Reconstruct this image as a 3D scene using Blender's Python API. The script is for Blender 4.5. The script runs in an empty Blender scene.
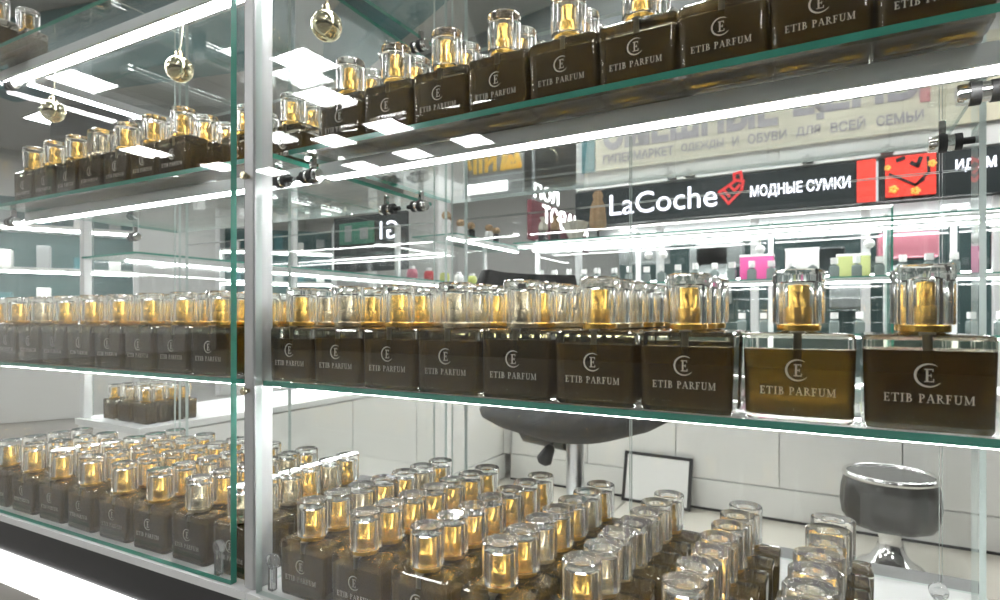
import bpy, math, random
from mathutils import Matrix, Vector
random.seed(11)
R = math.radians
D = 0.45            # metres from the lens to the front plane of the display cases
EYE = 0.96          # lens height above the floor
scene = bpy.context.scene
col = scene.collection

# ------------------------------------------------------------------ camera, world, exposure
cam_d = bpy.data.cameras.new('camera')
cam = bpy.data.objects.new('camera', cam_d)
col.objects.link(cam)
cam_d.sensor_width = 36.0
cam_d.lens = 36.0 * 0.580
cam_d.shift_y = 0.018
cam_d.clip_start = 0.02
cam_d.clip_end = 200
cam_d.dof.use_dof = True
cam_d.dof.focus_distance = 0.60
cam_d.dof.aperture_fstop = 11.0
cam.location = (0, 0, EYE)
cam.rotation_euler = (R(90), 0, R(29.6))
scene.camera = cam

world = bpy.data.worlds.new('world')
scene.world = world
world.use_nodes = True
bg = world.node_tree.nodes['Background']
bg.inputs[0].default_value = (0.93, 0.97, 1.0, 1)
bg.inputs[1].default_value = 0.45

scene.view_settings.view_transform = 'Standard'
scene.view_settings.look = 'None'
scene.view_settings.gamma = 1.0
scene.view_settings.use_curve_mapping = False
scene.view_settings.exposure = 1.25
cy = scene.cycles
cy.use_denoising = True
cy.max_bounces = 20
cy.diffuse_bounces = 3
cy.glossy_bounces = 6
cy.transmission_bounces = 14
cy.transparent_max_bounces = 40
cy.caustics_refractive = True
cy.caustics_reflective = False
cy.blur_glossy = 1.0
cy.sample_clamp_indirect = 6.0
LED_E = 23.0
PANEL_E = 20.0

# ------------------------------------------------------------------ materials
MATS = {}
def nodes_of(name):
    m = bpy.data.materials.new(name)
    m.use_nodes = True
    nt = m.node_tree
    for n in list(nt.nodes):
        nt.nodes.remove(n)
    out = nt.nodes.new('ShaderNodeOutputMaterial')
    MATS[name] = m
    return m, nt, out

def pbr(name, colr, rough=0.5, metal=0.0, trans=0.0, ior=1.45, noise=0.0, nscale=20.0, bump=0.0, coat=0.0, emit=None, estr=0.0, stretch=None):
    m, nt, out = nodes_of(name)
    b = nt.nodes.new('ShaderNodeBsdfPrincipled')
    nt.links.new(b.outputs[0], out.inputs[0])
    b.inputs['Base Color'].default_value = (*colr, 1)
    b.inputs['Roughness'].default_value = rough
    b.inputs['Metallic'].default_value = metal
    b.inputs['Transmission Weight'].default_value = trans
    b.inputs['IOR'].default_value = ior
    b.inputs['Coat Weight'].default_value = coat
    if emit:
        b.inputs['Emission Color'].default_value = (*emit, 1)
        b.inputs['Emission Strength'].default_value = estr
    if noise > 0 or bump > 0:
        tc = nt.nodes.new('ShaderNodeTexCoord')
        nz = nt.nodes.new('ShaderNodeTexNoise')
        nz.inputs['Scale'].default_value = nscale
        nz.inputs['Detail'].default_value = 5
        src = tc.outputs['Object']
        if stretch:
            mp = nt.nodes.new('ShaderNodeMapping')
            mp.inputs['Scale'].default_value = stretch
            nt.links.new(src, mp.inputs[0]); src = mp.outputs[0]
        nt.links.new(src, nz.inputs['Vector'])
        if noise > 0:
            mx = nt.nodes.new('ShaderNodeMix'); mx.data_type = 'RGBA'
            mx.inputs[6].default_value = (*[c * (1 - noise) for c in colr], 1)
            mx.inputs[7].default_value = (*[min(1, c * (1 + noise)) for c in colr], 1)
            nt.links.new(nz.outputs[0], mx.inputs[0])
            nt.links.new(mx.outputs[2], b.inputs['Base Color'])
        if bump > 0:
            bp = nt.nodes.new('ShaderNodeBump')
            bp.inputs['Strength'].default_value = bump
            bp.inputs['Distance'].default_value = 0.002
            nt.links.new(nz.outputs[0], bp.inputs['Height'])
            nt.links.new(bp.outputs[0], b.inputs['Normal'])
    return m

def pane_glass(name, tint, f0=0.04):
    # thin clear sheet: Schlick reflectance that is the same from both sides of each face
    m, nt, out = nodes_of(name)
    ge = nt.nodes.new('ShaderNodeNewGeometry')
    dp = nt.nodes.new('ShaderNodeVectorMath'); dp.operation = 'DOT_PRODUCT'
    nt.links.new(ge.outputs['Incoming'], dp.inputs[0]); nt.links.new(ge.outputs['Normal'], dp.inputs[1])
    def mth(op, a, b=None):
        n = nt.nodes.new('ShaderNodeMath'); n.operation = op
        for i, q in enumerate((a, b)):
            if q is None: continue
            if isinstance(q, (int, float)): n.inputs[i].default_value = q
            else: nt.links.new(q, n.inputs[i])
        return n.outputs[0]
    c = mth('ABSOLUTE', dp.outputs['Value'])
    f = mth('POWER', mth('SUBTRACT', 1.0, c), 5.0)
    f = mth('ADD', mth('MULTIPLY', f, 1.0-f0), f0)
    tr = nt.nodes.new('ShaderNodeBsdfTransparent'); tr.inputs[0].default_value = (*tint, 1)
    gl = nt.nodes.new('ShaderNodeBsdfGlossy'); gl.inputs['Roughness'].default_value = 0.0
    gl.inputs[0].default_value = (1, 1, 1, 1)
    mx = nt.nodes.new('ShaderNodeMixShader')
    nt.links.new(f, mx.inputs[0])
    nt.links.new(tr.outputs[0], mx.inputs[1])
    nt.links.new(gl.outputs[0], mx.inputs[2])
    nt.links.new(mx.outputs[0], out.inputs[0])
    return m

def emitter(name, colr, strength):
    m, nt, out = nodes_of(name)
    e = nt.nodes.new('ShaderNodeEmission')
    e.inputs[0].default_value = (*colr, 1); e.inputs[1].default_value = strength
    nt.links.new(e.outputs[0], out.inputs[0])
    return m

pane_glass('pane', (0.972, 0.988, 0.982))
pane_glass('pane_clear', (0.985, 0.993, 0.99))
pbr('glass_edge', (0.06, 0.33, 0.245), 0.12, noise=0.3, nscale=25, coat=0.5)
pbr('glass_edge_pale', (0.55, 0.63, 0.60), 0.15)
pbr('bottle_glass', (0.93, 0.92, 0.84), 0.0, trans=1.0, ior=1.47)
pbr('cap_acrylic', (0.99, 0.985, 0.96), 0.0, trans=0.965, ior=1.45)
pbr('liquid', (0.23, 0.132, 0.014), 0.25, trans=0.52, ior=1.36, noise=0.2, nscale=30)
pbr('liquid_dark', (0.175, 0.10, 0.012), 0.25, trans=0.52, ior=1.36, noise=0.2, nscale=30)
pbr('gold', (0.78, 0.49, 0.11), 0.27, metal=1.0)
pbr('nickel', (0.70, 0.61, 0.43), 0.27, metal=1.0)
pbr('dip', (0.30, 0.27, 0.19), 0.3)
pbr('print', (0.62, 0.60, 0.54), 0.45)
pbr('aluminium', (0.55, 0.56, 0.56), 0.45, metal=0.35, noise=0.05, nscale=60, stretch=(40, 40, 1))
pbr('aluminium_white', (0.86, 0.87, 0.87), 0.4, metal=0.1)
pbr('chrome', (0.75, 0.75, 0.74), 0.12, metal=1.0)
pbr('rubber', (0.02, 0.02, 0.02), 0.5)
pbr('black_panel', (0.018, 0.018, 0.019), 0.35, noise=0.2)
pbr('dark_trim', (0.10, 0.10, 0.10), 0.4)
pbr('white_lam', (0.80, 0.80, 0.775), 0.35, noise=0.03, nscale=4)
pbr('white_deck', (0.80, 0.81, 0.80), 0.25)
pbr('beige_lam', (0.45, 0.43, 0.40), 0.45, noise=0.05)
pbr('acrylic_peg', (0.95, 0.96, 0.96), 0.03, trans=0.92)
pbr('floor_tile', (0.56, 0.53, 0.46), 0.3, noise=0.06, nscale=6)
pbr('grout', (0.25, 0.24, 0.22), 0.8)
pbr('hall_floor', (0.20, 0.19, 0.17), 0.35, noise=0.05, nscale=2)
pbr('ceiling_mat', (0.50, 0.50, 0.49), 0.8, noise=0.08, nscale=1.5)
pbr('duct_grey', (0.30, 0.31, 0.31), 0.5, noise=0.1)
pbr('teal_beam', (0.06, 0.19, 0.21), 0.5)
pbr('wall_grey', (0.13, 0.13, 0.125), 0.7, noise=0.15, nscale=1.2)
pbr('wall_white', (0.72, 0.72, 0.70), 0.7, noise=0.04, nscale=2)
pbr('fascia_dark', (0.012, 0.019, 0.020), 0.4)
pbr('store_dark', (0.05, 0.11, 0.11), 0.5, noise=0.3, nscale=3)
pbr('store_grey', (0.30, 0.32, 0.32), 0.6)
pbr('banner_cream', (0.63, 0.59, 0.45), 0.7, noise=0.08, nscale=3)
pbr('banner_letter', (0.27, 0.245, 0.29), 0.7)
pbr('banner_letter_red', (0.55, 0.16, 0.17), 0.7)
pbr('sign_red', (0.75, 0.045, 0.03), 0.5, emit=(0.9, 0.05, 0.03), estr=0.35)
pbr('tag_red', (0.55, 0.05, 0.05), 0.5, emit=(0.6, 0.04, 0.04), estr=0.3)
emitter('sign_white', (0.86, 0.88, 1.0), 1.5)
emitter('sign_white_hot', (1.0, 1.0, 1.0), 3.0)
pbr('sign_gold', (0.72, 0.47, 0.11), 0.5, emit=(0.8, 0.5, 0.1), estr=0.25)
pbr('sign_green', (0.05, 0.22, 0.15), 0.5)
pbr('maroon', (0.17, 0.045, 0.055), 0.6)
pbr('black_fabric', (0.035, 0.035, 0.036), 0.75, noise=0.4, nscale=60, bump=0.2)
pbr('black_plastic', (0.03, 0.03, 0.03), 0.35)
pbr('steel', (0.55, 0.55, 0.54), 0.3, metal=1.0)
pbr('bag_black', (0.045, 0.043, 0.04), 0.28, bump=0.8, nscale=40)
pbr('seat_grey', (0.10, 0.10, 0.095), 0.18)
pbr('paper', (0.82, 0.82, 0.80), 0.6)
pbr('bauble', (0.86, 0.80, 0.56), 0.05, metal=1.0)
pbr('thread', (0.80, 0.74, 0.52), 0.5)
pbr('tan_fur', (0.42, 0.29, 0.17), 0.9, noise=0.4, nscale=60, bump=0.8)
pbr('cream_cloth', (0.66, 0.63, 0.55), 0.9)
pbr('pink_card', (0.75, 0.12, 0.36), 0.5)
pbr('green_card', (0.55, 0.60, 0.25), 0.5)
pbr('jar_red', (0.60, 0.05, 0.06), 0.3)
pbr('jar_pink', (0.70, 0.25, 0.32), 0.3)
pbr('jar_green', (0.50, 0.55, 0.15), 0.3)
pbr('small_glass', (0.24, 0.29, 0.28), 0.1)
pbr('cap_white', (0.88, 0.88, 0.87), 0.3)
emitter('led', (1.0, 1.0, 1.0), LED_E)
emitter('led_far', (1.0, 1.0, 1.0), 14.0)
emitter('ledge_light', (1.0, 1.0, 0.99), 1.6)
emitter('ceiling_panel', (1.0, 1.0, 1.0), PANEL_E)

# ------------------------------------------------------------------ mesh helpers
class MB:
    def __init__(s):
        s.v = []; s.f = []; s.mi = []; s.sm = []
    def add(s, vs, fs, mi=0, smooth=False, M=None):
        o = len(s.v)
        s.v += [tuple(M @ Vector(p)) if M is not None else tuple(p) for p in vs]
        for f in fs:
            s.f.append([o + i for i in f]); s.mi.append(mi); s.sm.append(smooth)
        return s
    def box(s, x0, x1, y0, y1, z0, z1, mi=0, M=None, edge_axis=None, emi=1):
        vs = [(x0,y0,z0),(x1,y0,z0),(x1,y1,z0),(x0,y1,z0),(x0,y0,z1),(x1,y0,z1),(x1,y1,z1),(x0,y1,z1)]
        fz = [(0,3,2,1),(4,5,6,7)]; fy = [(0,1,5,4),(2,3,7,6)]; fx = [(1,2,6,5),(3,0,4,7)]
        for ax, fs in (('x',fx),('y',fy),('z',fz)):
            s.add(vs, fs, mi if (edge_axis is None or ax == edge_axis) else emi, False, M)
        return s
    def bbox(s, x0, x1, y0, y1, z0, z1, b, mi=0, M=None):
        """box with chamfered vertical edges and chamfered top/bottom rims"""
        def ring(z, i):
            X0, X1, Y0, Y1 = x0+i, x1-i, y0+i, y1-i
            return [(X0+b,Y0,z),(X1-b,Y0,z),(X1,Y0+b,z),(X1,Y1-b,z),(X1-b,Y1,z),(X0+b,Y1,z),(X0,Y1-b,z),(X0,Y0+b,z)]
        return s.loft([ring(z0, b*.7), ring(z0+b, 0), ring(z1-b, 0), ring(z1, b*.7)], mi, False, M)
    def loft(s, rings, mi=0, smooth=True, M=None, caps=True):
        n = len(rings[0]); vs = [p for r in rings for p in r]; fs = []
        for k in range(len(rings)-1):
            for i in range(n):
                j = (i+1) % n
                fs.append((k*n+i, k*n+j, (k+1)*n+j, (k+1)*n+i))
        s.add(vs, fs, mi, smooth, M)
        if caps:
            s.add(rings[0], [tuple(reversed(range(n)))], mi, False, M)
            s.add(rings[-1], [tuple(range(n))], mi, False, M)
        return s
    def lathe(s, prof, n=20, mi=0, smooth=True, M=None, caps=True):
        rings = [[(r*math.cos(2*math.pi*i/n), r*math.sin(2*math.pi*i/n), z) for i in range(n)] for r, z in prof]
        return s.loft(rings, mi, smooth, M, caps)
    def tube(s, pts, r, n=8, mi=0, smooth=True):
        pts = [Vector(p) for p in pts]; rings = []
        for i, p in enumerate(pts):
            t = (pts[min(i+1, len(pts)-1)] - pts[max(i-1, 0)]).normalized()
            a = t.orthogonal().normalized() if i == 0 else (prev - t*prev.dot(t)).normalized()
            prev = a; b = t.cross(a)
            rr = r[i] if isinstance(r, (list, tuple)) else r
            rings.append([tuple(p + a*rr*math.cos(2*math.pi*k/n) + b*rr*math.sin(2*math.pi*k/n)) for k in range(n)])
        return s.loft(rings, mi, smooth)
    def mesh(s, name, mats):
        me = bpy.data.meshes.new(name)
        me.from_pydata(s.v, [], s.f)
        for m in (mats if isinstance(mats, (list, tuple)) else [mats]):
            me.materials.append(MATS[m])
        me.polygons.foreach_set('material_index', s.mi)
        me.polygons.foreach_set('use_smooth', s.sm)
        me.validate(); me.update()
        return me

def link(name, data, parent=None, loc=(0,0,0), rot=(0,0,0)):
    o = bpy.data.objects.new(name, data)
    col.objects.link(o)
    o.location = loc; o.rotation_euler = rot
    if parent is not None:
        o.parent = parent
    return o
def obj(name, mb, mats, parent=None, loc=(0,0,0), rot=(0,0,0)):
    return link(name, mb.mesh(name, mats), parent, loc, rot)
def tag(o, label, cat, group=None):
    o['label'] = label; o['category'] = cat
    if group: o['group'] = group
    return o
def thing(name, label, cat, loc=(0,0,0), rotz=0, group=None):
    o = link(name, None, None, loc, (0,0,rotz))
    o.empty_display_size = 0.05
    return tag(o, label, cat, group)
def struct(o):
    o['kind'] = 'structure'; return o
def H(h): return EYE + h*D

def text_mesh(s, width, height, mat, depth=0.01, mirror=False, name='lettering', bold=0.0):
    """flat extruded lettering in the x-z plane facing -y, origin at its lower left"""
    cu = bpy.data.curves.new('t', 'FONT'); cu.body = s; cu.extrude = 0.02; cu.resolution_u = 3; cu.offset = bold
    to = bpy.data.objects.new('t', cu); col.objects.link(to)
    bpy.context.view_layer.update()
    dg = bpy.context.evaluated_depsgraph_get()
    me = bpy.data.meshes.new_from_object(to.evaluated_get(dg))
    bpy.data.objects.remove(to); bpy.data.curves.remove(cu)
    xs = [v.co.x for v in me.vertices]; ys = [v.co.y for v in me.vertices]
    x0, x1, y0, y1 = min(xs), max(xs), min(ys), max(ys)
    for v in me.vertices:
        x = (v.co.x-x0)/(x1-x0)*width
        if mirror: x = width - x
        z = (v.co.y-y0)/(y1-y0)*height
        v.co = (x, -depth/2 - v.co.z/0.04*depth, z)
    if mirror:
        me.flip_normals()
    me.materials.clear(); me.materials.append(MATS[mat]); me.name = name
    return me

ORD = ['first','second','third','fourth','fifth','sixth','seventh','eighth','ninth','tenth','eleventh','twelfth']

# ------------------------------------------------------------------ hall: floor, ceiling, far wall
fl = struct(obj('floor', MB().box(-16, 12, -12, 16, -0.10, -0.012), 'grout'))
tile = MB().bbox(-.297, .297, -.297, .297, -0.0125, 0.0, 0.0015).mesh('tile', 'floor_tile')
for i in range(-6, 5):
    for j in range(1, 8):
        link('tile', tile, fl, (0.3+i*0.6-0.33, 0.1+j*0.6-0.25, 0))
rest = MB()
for (x0, x1, y0, y1) in ((-16,-4.24,-12,16), (2.37,12,-12,16), (-4.23,2.36,-12,.14), (-4.23,2.36,4.36,16)):
    rest.box(x0, x1, y0, y1, -0.0125, 0.0)
obj('floor_field', rest, 'hall_floor', fl)

CEIL = 4.6
struct(obj('ceiling', MB().box(-18, 12, -12, 16, CEIL, CEIL+.1), 'ceiling_mat'))
panel_me = MB().box(-.34, .34, -.34, .34, -.02, 0).mesh('diffuser', 'ceiling_panel')
pframe = MB()
for a in ((-.37,.37,-.37,-.342),(-.37,.37,.342,.37),(-.37,-.342,-.342,.342),(.342,.37,-.342,.342)):
    pframe.box(*a, -.03, 0)
pframe_me = pframe.mesh('frame', 'aluminium_white')
panels = [(-6.45,-4.9), (-7.2,-5.95), (-7.25,-7.6), (-8.8,-7.75), (-6.35,-9.15), (-12.0,-8.8), (-12.4,-7.2), (-8.0,-9.3), (-9.7,-9.5),
          (-9.6,-4.4), (-10.8,-1.8), (-3.2,-2.0), (2.0,-2.2), (3.5,-6.0), (-11.5,1.6), (-9.0,1.5),
          (-12.3,5.2), (-5.2,1.2), (-9.5,7.6), (-1.0,1.8), (1.8,4.4), (-2.2,4.6), (-13.2,9.4), (-6.8,9.8), (-1.9,6.9), (.3,6.9), (2.5,6.9), (-4.0,7.6)]  # the row before the banner is added out of view to brighten it
for (x, y) in panels:
    t = thing('ceiling_light', 'square white light panel set in the grey hall ceiling', 'ceiling light', (x, y, CEIL), 0, 'light panels of the hall ceiling')
    link('diffuser', panel_me, t, (0, 0, -.002)); link('frame', pframe_me, t)

# teal bulkhead beams and ducts under the ceiling
def beam(name, label, x0, x1, y0, y1, z0, z1, mat, rz=0, cat='beam'):
    cx, cyy = (x0+x1)/2, (y0+y1)/2
    mb = MB().bbox(-(x1-x0)/2, (x1-x0)/2, -(y1-y0)/2, (y1-y0)/2, z0, z1, .02)
    o = obj(name, mb, mat, None, (cx, cyy, 0), (0, 0, rz))
    return tag(o, label, cat)
beam('bulkhead', 'dark teal bulkhead hanging under the ceiling behind the two-bauble case', -9.2, -5.0, 3.55, 3.95, 3.75, CEIL, 'teal_beam', R(14))
beam('bulkhead', 'long dark teal bulkhead under the ceiling over the middle of the island', -5.5, -1.6, 4.3, 4.65, 3.9, CEIL, 'teal_beam', R(-24))
beam('air_duct', 'grey boxed air duct crossing the ceiling behind the upper bottles', -6.6, 0.4, 6.2, 6.9, 4.0, CEIL, 'duct_grey', R(-8), 'duct')
beam('air_duct', 'short grey air duct under the ceiling beside the teal bulkhead', -12, -8.6, 5.6, 6.4, 4.05, CEIL, 'duct_grey', R(30), 'duct')

# facade of the shops across the aisle
FY = 8.6
wall = struct(obj('wall_back', MB().box(-3.52, 9.5, FY+.06, FY+.30, 2.98, CEIL-.001), 'wall_white'))
wl = struct(obj('wall_left', MB().box(-15.6, -15.4, -11.5, 14, 0, CEIL), 'wall_white'))
struct(obj('wall_front', MB().box(-15.4, 11.4, -11.6, -11.4, 0, CEIL), 'wall_grey'))
struct(obj('wall_right', MB().box(11.4, 11.6, -11.5, 14, 0, CEIL), 'wall_grey'))
struct(obj('wall_rear', MB().box(-15.4, -3.9, 13.8, 14.0, 0, CEIL), 'wall_white'))
shop = thing('shop_front', 'dark glazed shop front under the black fascia sign across the aisle', 'shop front', (0, FY, 0))
obj('back_wall', MB().box(-3.5, 9.4, 2.2, 2.3, 0, 2.4), 'store_dark', shop)
for k, x in enumerate((-3.5, -2.2, -.9, .4, 1.7, 3.0, 4.3)):
    obj('mullion', MB().bbox(x-.05, x+.05, .07, .16, 0, 2.39, .01), 'aluminium_white', shop)
for k, x in enumerate((-3.5, -2.2, -.9, .4, 1.7, 3.0)):
    obj('pane', MB().box(x+.06, x+1.24, .11, .12, .1, 2.36), 'pane_clear', shop)
obj('soffit', MB().box(-3.5, 9.4, .16, 2.2, 2.391, 2.44), 'store_grey', shop)
shelfbits = [(-3.2,1.9,.8,.5,'store_grey'), (-2.0,1.2,.6,.9,'store_grey'), (-1.9,1.8,.7,.4,'store_grey'), (-.6,1.5,.8,.5,'fascia_dark'), (.0,1.1,.5,.7,'store_grey'), (.6,1.8,.7,.35,'jar_pink'), (.7,1.3,.8,.4,'store_grey'), (1.9,1.6,.8,.5,'fascia_dark')]
for (x, z, w, h, m) in shelfbits:
    obj('display_block', MB().bbox(x, x+w, 1.2, 1.6, z, z+h, .02), m, shop)
for z in (1.05, 1.75):
    obj('store_light', MB().box(-3.3, 5, 1.1, 1.14, z+.5, z+.53), 'led_far', shop)

# fascia sign
sg = thing('fascia_sign', 'long black fascia sign with white lettering, a red tag logo and a red block', 'sign', (0, FY, 0))
obj('panel', MB().box(-3.5, .50, -.02, .05, 2.40, 2.935), 'fascia_dark', sg)
def put_text(s, x, z, w, h, mat, parent, depth=.015, mirror=False, y=-.021, name='lettering', bold=0.0):
    return link(name, text_mesh(s, w, h, mat, depth, mirror, name, bold), parent, (x, y, z))
put_text('LaCoche', -2.93, 2.53, 1.56, .315, 'sign_white', sg)
put_text('МОДНЫЕ СУМКИ', -.94, 2.585, 1.17, .175, 'sign_white', sg, bold=.018)
def stroke(pts, w, y0, y1):
    mb = MB()
    for a, b in zip(pts[:-1], pts[1:]):
        a = Vector((a[0], 0, a[1])); b = Vector((b[0], 0, b[1]))
        t = (b-a).normalized(); n = Vector((-t.z, 0, t.x))*w/2
        a2, b2 = a - t*w*.35, b + t*w*.35
        c = [a2+n, b2+n, b2-n, a2-n]
        vs = [(p.x, y0, p.z) for p in c] + [(p.x, y1, p.z) for p in c]
        mb.add(vs, [(0,1,2,3),(7,6,5,4),(0,4,5,1),(1,5,6,2),(2,6,7,3),(3,7,4,0)])
    return mb
def stroke_join(lists, w, y0, y1):
    mb = MB()
    for p in lists:
        m2 = stroke(p, w, y0, y1); mb.add(m2.v, m2.f)
    return mb
lg = stroke_join([[(-1.34,2.72),(-1.12,2.86),(-1.03,2.84),(-1.05,2.72),(-1.22,2.55),(-1.34,2.72)], [(-1.27,2.73),(-1.21,2.65)], [(-1.21,2.80),(-1.14,2.72),(-1.08,2.79)], [(-1.14,2.86),(-1.15,2.95),(-1.06,2.97),(-1.05,2.88)]], .035, -.036, -.021)
obj('tag_logo', lg, 'tag_red', sg)
obj('red_block', MB().box(.30, .50, -.05, -.021, 2.41, 2.935), 'sign_red', sg)

sg2 = thing('fascia_sign', 'dark green fascia sign with pale lettering beyond the red block', 'sign', (0, FY, 0))
obj('panel', MB().box(.53, 9.3, -.02, .05, 2.40, 2.935), 'fascia_dark', sg2)
put_text('ИДОМ', 1.29, 2.67, .37, .15, 'sign_white', sg2, bold=.02)
ps = thing('tag_poster', 'red poster with a black diamond tag drawing and gold ornaments', 'poster', (0, FY-.03, 0))
obj('panel', MB().box(.60, 1.10, -.03, 0, 2.44, 2.93), 'sign_red', ps)
obj('tag_drawing', stroke_join([[(.64,2.72),(.90,2.56),(1.03,2.70),(1.02,2.88)], [(.90,2.56),(.98,2.62)]], .03, -.045, -.031), 'black_panel', ps)
obj('tag_drawing', stroke_join([[(.86,2.83),(.92,2.79),(.95,2.88)], [(.72,2.88),(.78,2.90)]], .045, -.045, -.031), 'fascia_dark', ps)
for (x, z, r) in ((.68,2.53,.05), (.90,2.49,.05), (1.06,2.80,.045), (.62,2.80,.035)):
    q = MB()
    for k in range(5):
        a = k*2*math.pi/5
        M = Matrix.Translation((x+r*.6*math.cos(a), -.04, z+r*.6*math.sin(a)))
        q.lathe([(0.001,-r*.45),(r*.4,-r*.25),(r*.5,0),(r*.4,r*.25),(.001,r*.45)], 8, M=M)
    obj('gold_ornament', q, 'sign_gold', ps)

# banner above the fascia
bn = thing('banner', 'cream banner with large grey lettering on the white wall above the fascia', 'banner', (0, FY, 0))
obj('sheet', MB().box(-3.17, 2.35, 0.0, .03, EYE+2.28, EYE+3.32), 'banner_cream', bn)
put_text('СМЕШНЫЕ', -3.05, EYE+2.58, 2.45, .50, 'banner_letter', bn, y=0, bold=.045)
put_text('ЦЕНЫ', -.42, EYE+2.58, 1.45, .50, 'banner_letter', bn, y=0, bold=.045)
cx = -3.05
words = 'ГИПЕРМАРКЕТ ОДЕЖДЫ И ОБУВИ ДЛЯ ВСЕЙ СЕМЬИ'.split()
tot = sum(len(w) + 1 for w in words) - 1
for w in words:
    put_text(w, cx, EYE+2.38, 4.05*(len(w)-.15)/tot, .165 if 'Й' in w else .135, 'banner_letter', bn, y=0, bold=.02)
    cx += 4.05*(len(w)+1)/tot
obj('red_stripe', MB().box(.95, 1.05, -.02, -.001, EYE+2.6, EYE+3.08), 'banner_letter_red', bn)
obj('edge_strip', MB().box(-3.40, -3.19, 0.0, .03, EYE+2.28, EYE+3.32), 'teal_beam', bn)
for x in (-2.0, -1.75, -.25, .62):
    tag(obj('spotlight', MB().bbox(-.07, .07, -.16, .045, 0, .05, .012).box(-.02,.02,-.10,-.06,.05,.09), 'duct_grey', None, (x, FY, 2.995)),
        'small grey spotlight on the white wall just over the black fascia', 'spotlight', 'spotlights above the fascia')

# white pier, dark lintel with gold lettering, lit sign
pier = tag(obj('wall_pier', MB().bbox(-.40, .40, -.2, .2, 0, CEIL-.01, .02), 'wall_white', None, (-6.35, 8.5, 0)), 'white square pier beside the gold lettering sign', 'pillar')
ls = thing('gold_lettering_sign', 'dark panel with reversed gold letters and a gold arch emblem', 'sign', (-5.45, 8.35, 0))
obj('panel', MB().box(-.03, 1.12, 0, .08, 3.0, 4.59), 'duct_grey', ls)
K = .68
for pts in ([(.02,3.80),(.20,3.50)], [(.33,3.42),(.33,3.84)], [(.49,3.42),(.49,3.80)]):
    obj('letter', stroke([(x*K, z) for x, z in pts], .06, -.015, -.001), 'sign_gold', ls)
obj('letter', stroke_join([[(.66*K,3.42),(.66*K,3.76)], [(.66*K,3.5),(.90*K,3.66)], [(.90*K,3.42),(.90*K,3.74)]], .06, -.015, -.001), 'sign_gold', ls)
obj('arch_emblem', stroke([(1.12*K,3.42),(1.18*K,3.70),(1.45*K,3.76),(1.58*K,3.44),(1.25*K,3.44),(1.32*K,3.60),(1.42*K,3.54)], .085, -.015, -.001), 'sign_gold', ls)
obj('light_slot', MB().box(.05, .85, -.03, -.001, 3.06, 3.22), 'sign_white_hot', ls)
lw = thing('lit_shop_sign', 'maroon sign board with glowing white two-line lettering', 'sign', (-4.22, 8.62, 0), R(88))
obj('panel', MB().box(-.15, 2.25, 0, .08, 2.25, 2.90), 'maroon', lw)
for x in (.0, 2.0):
    obj('hanger', MB().box(x-.02, x+.02, .02, .06, 2.9005, 4.599), 'duct_grey', lw)
put_text('ПОЛ', -.05, 2.95, .9, .24, 'sign_white_hot', lw, y=0)
put_text('ТОВАРЫ', .25, 2.55, 1.9, .33, 'sign_white_hot', lw, y=0)

# sales stands standing in the aisle beyond the short side of the island
def kiosk(x, y, rz, w, label):
    t = thing('sales_stand', label, 'stand', (x, y, 0), rz)
    obj('back_panel', MB().bbox(-w/2, w/2, .25, .29, .95, 2.15, .005), 'store_dark', t)
    obj('base_cabinet', MB().bbox(-w/2+.03, w/2-.03, -.24, .29, .002, .90, .005), 'white_lam', t)
    for q in (-w/2, w/2):
        obj('upright', MB().bbox(q-.025, q+.025, -.25, .24, 0.001, 2.2, .005), 'aluminium_white', t)
    for z in (1.0, 1.4, 1.8):
        sh = obj('shelf', MB().bbox(-w/2+.03, w/2-.03, -.22, .24, z, z+.03, .003), 'white_lam', t)
        obj('light_strip', MB().box(-w/2+.05, w/2-.05, -.20, -.17, z-.02, z-.0005), 'led_far', sh)
        for k in range(5):
            q = -w/2 + .18 + k*(w-.36)/4
            obj('goods_box', MB().bbox(q-.05, q+.05, -.1, .05, z+.0305, z+.15+.05*(k % 3), .004), ('paper', 'store_grey', 'teal_beam')[(k + int(z*10)) % 3], sh)
kiosk(-6.6, 2.7, R(62), 1.5, 'teal-backed lit sales stand with paper boxes beyond the two-bauble case')
kiosk(-6.3, 5.2, R(48), 1.4, 'teal-backed lit sales stand further along the aisle towards the white pier')

# mirrored reflection in the partition beside the post, built as a solid panel
rs = thing('sign_reflection', 'mirrored reflection of a sign with green picture and white number, built as a panel', 'sign', (-3.06, 3.0, 0))
obj('panel', MB().box(0, .655, 0, .02, 1.28, 1.665), 'fascia_dark', rs)
obj('green_picture', MB().bbox(.06, .38, -.012, -.001, 1.47, 1.62, .003), 'sign_green', rs)
obj('picture_detail', MB().box(.12, .18, -.018, -.0125, 1.49, 1.60), 'store_grey', rs)
obj('picture_detail', MB().box(.26, .33, -.018, -.0125, 1.50, 1.58), 'store_grey', rs)
put_text('G1', .43, 1.49, .155, .12, 'sign_white', rs, .006, True, -.001)
obj('support', MB().bbox(.30, .35, .021, .06, 0.001, 1.62, .003), 'aluminium_white', rs)

# ------------------------------------------------------------------ display cases of the front row
SH = {'top': 1.0, 'upper': .4494, 'middle': -.16}   # shelf top faces, in units of D relative to the eye
SHT = .0133
DECK = -.695
PART = [-2.91, -1.285, .28]

def shelf_box(x0, x1, y0, y1, h0, h1):
    mb = dbox(x0, x1, y0, y1, h0, h1, edge_axis='z')
    for i, f in enumerate(mb.f):
        if all(abs(mb.v[j][1] - y1*D) < 1e-6 for j in f):
            mb.mi[i] = 2
    return mb
def dbox(x0, x1, y0, y1, h0, h1, **k):
    return MB().box(x0*D, x1*D, y0*D, y1*D, H(h0), H(h1), **k)

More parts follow.
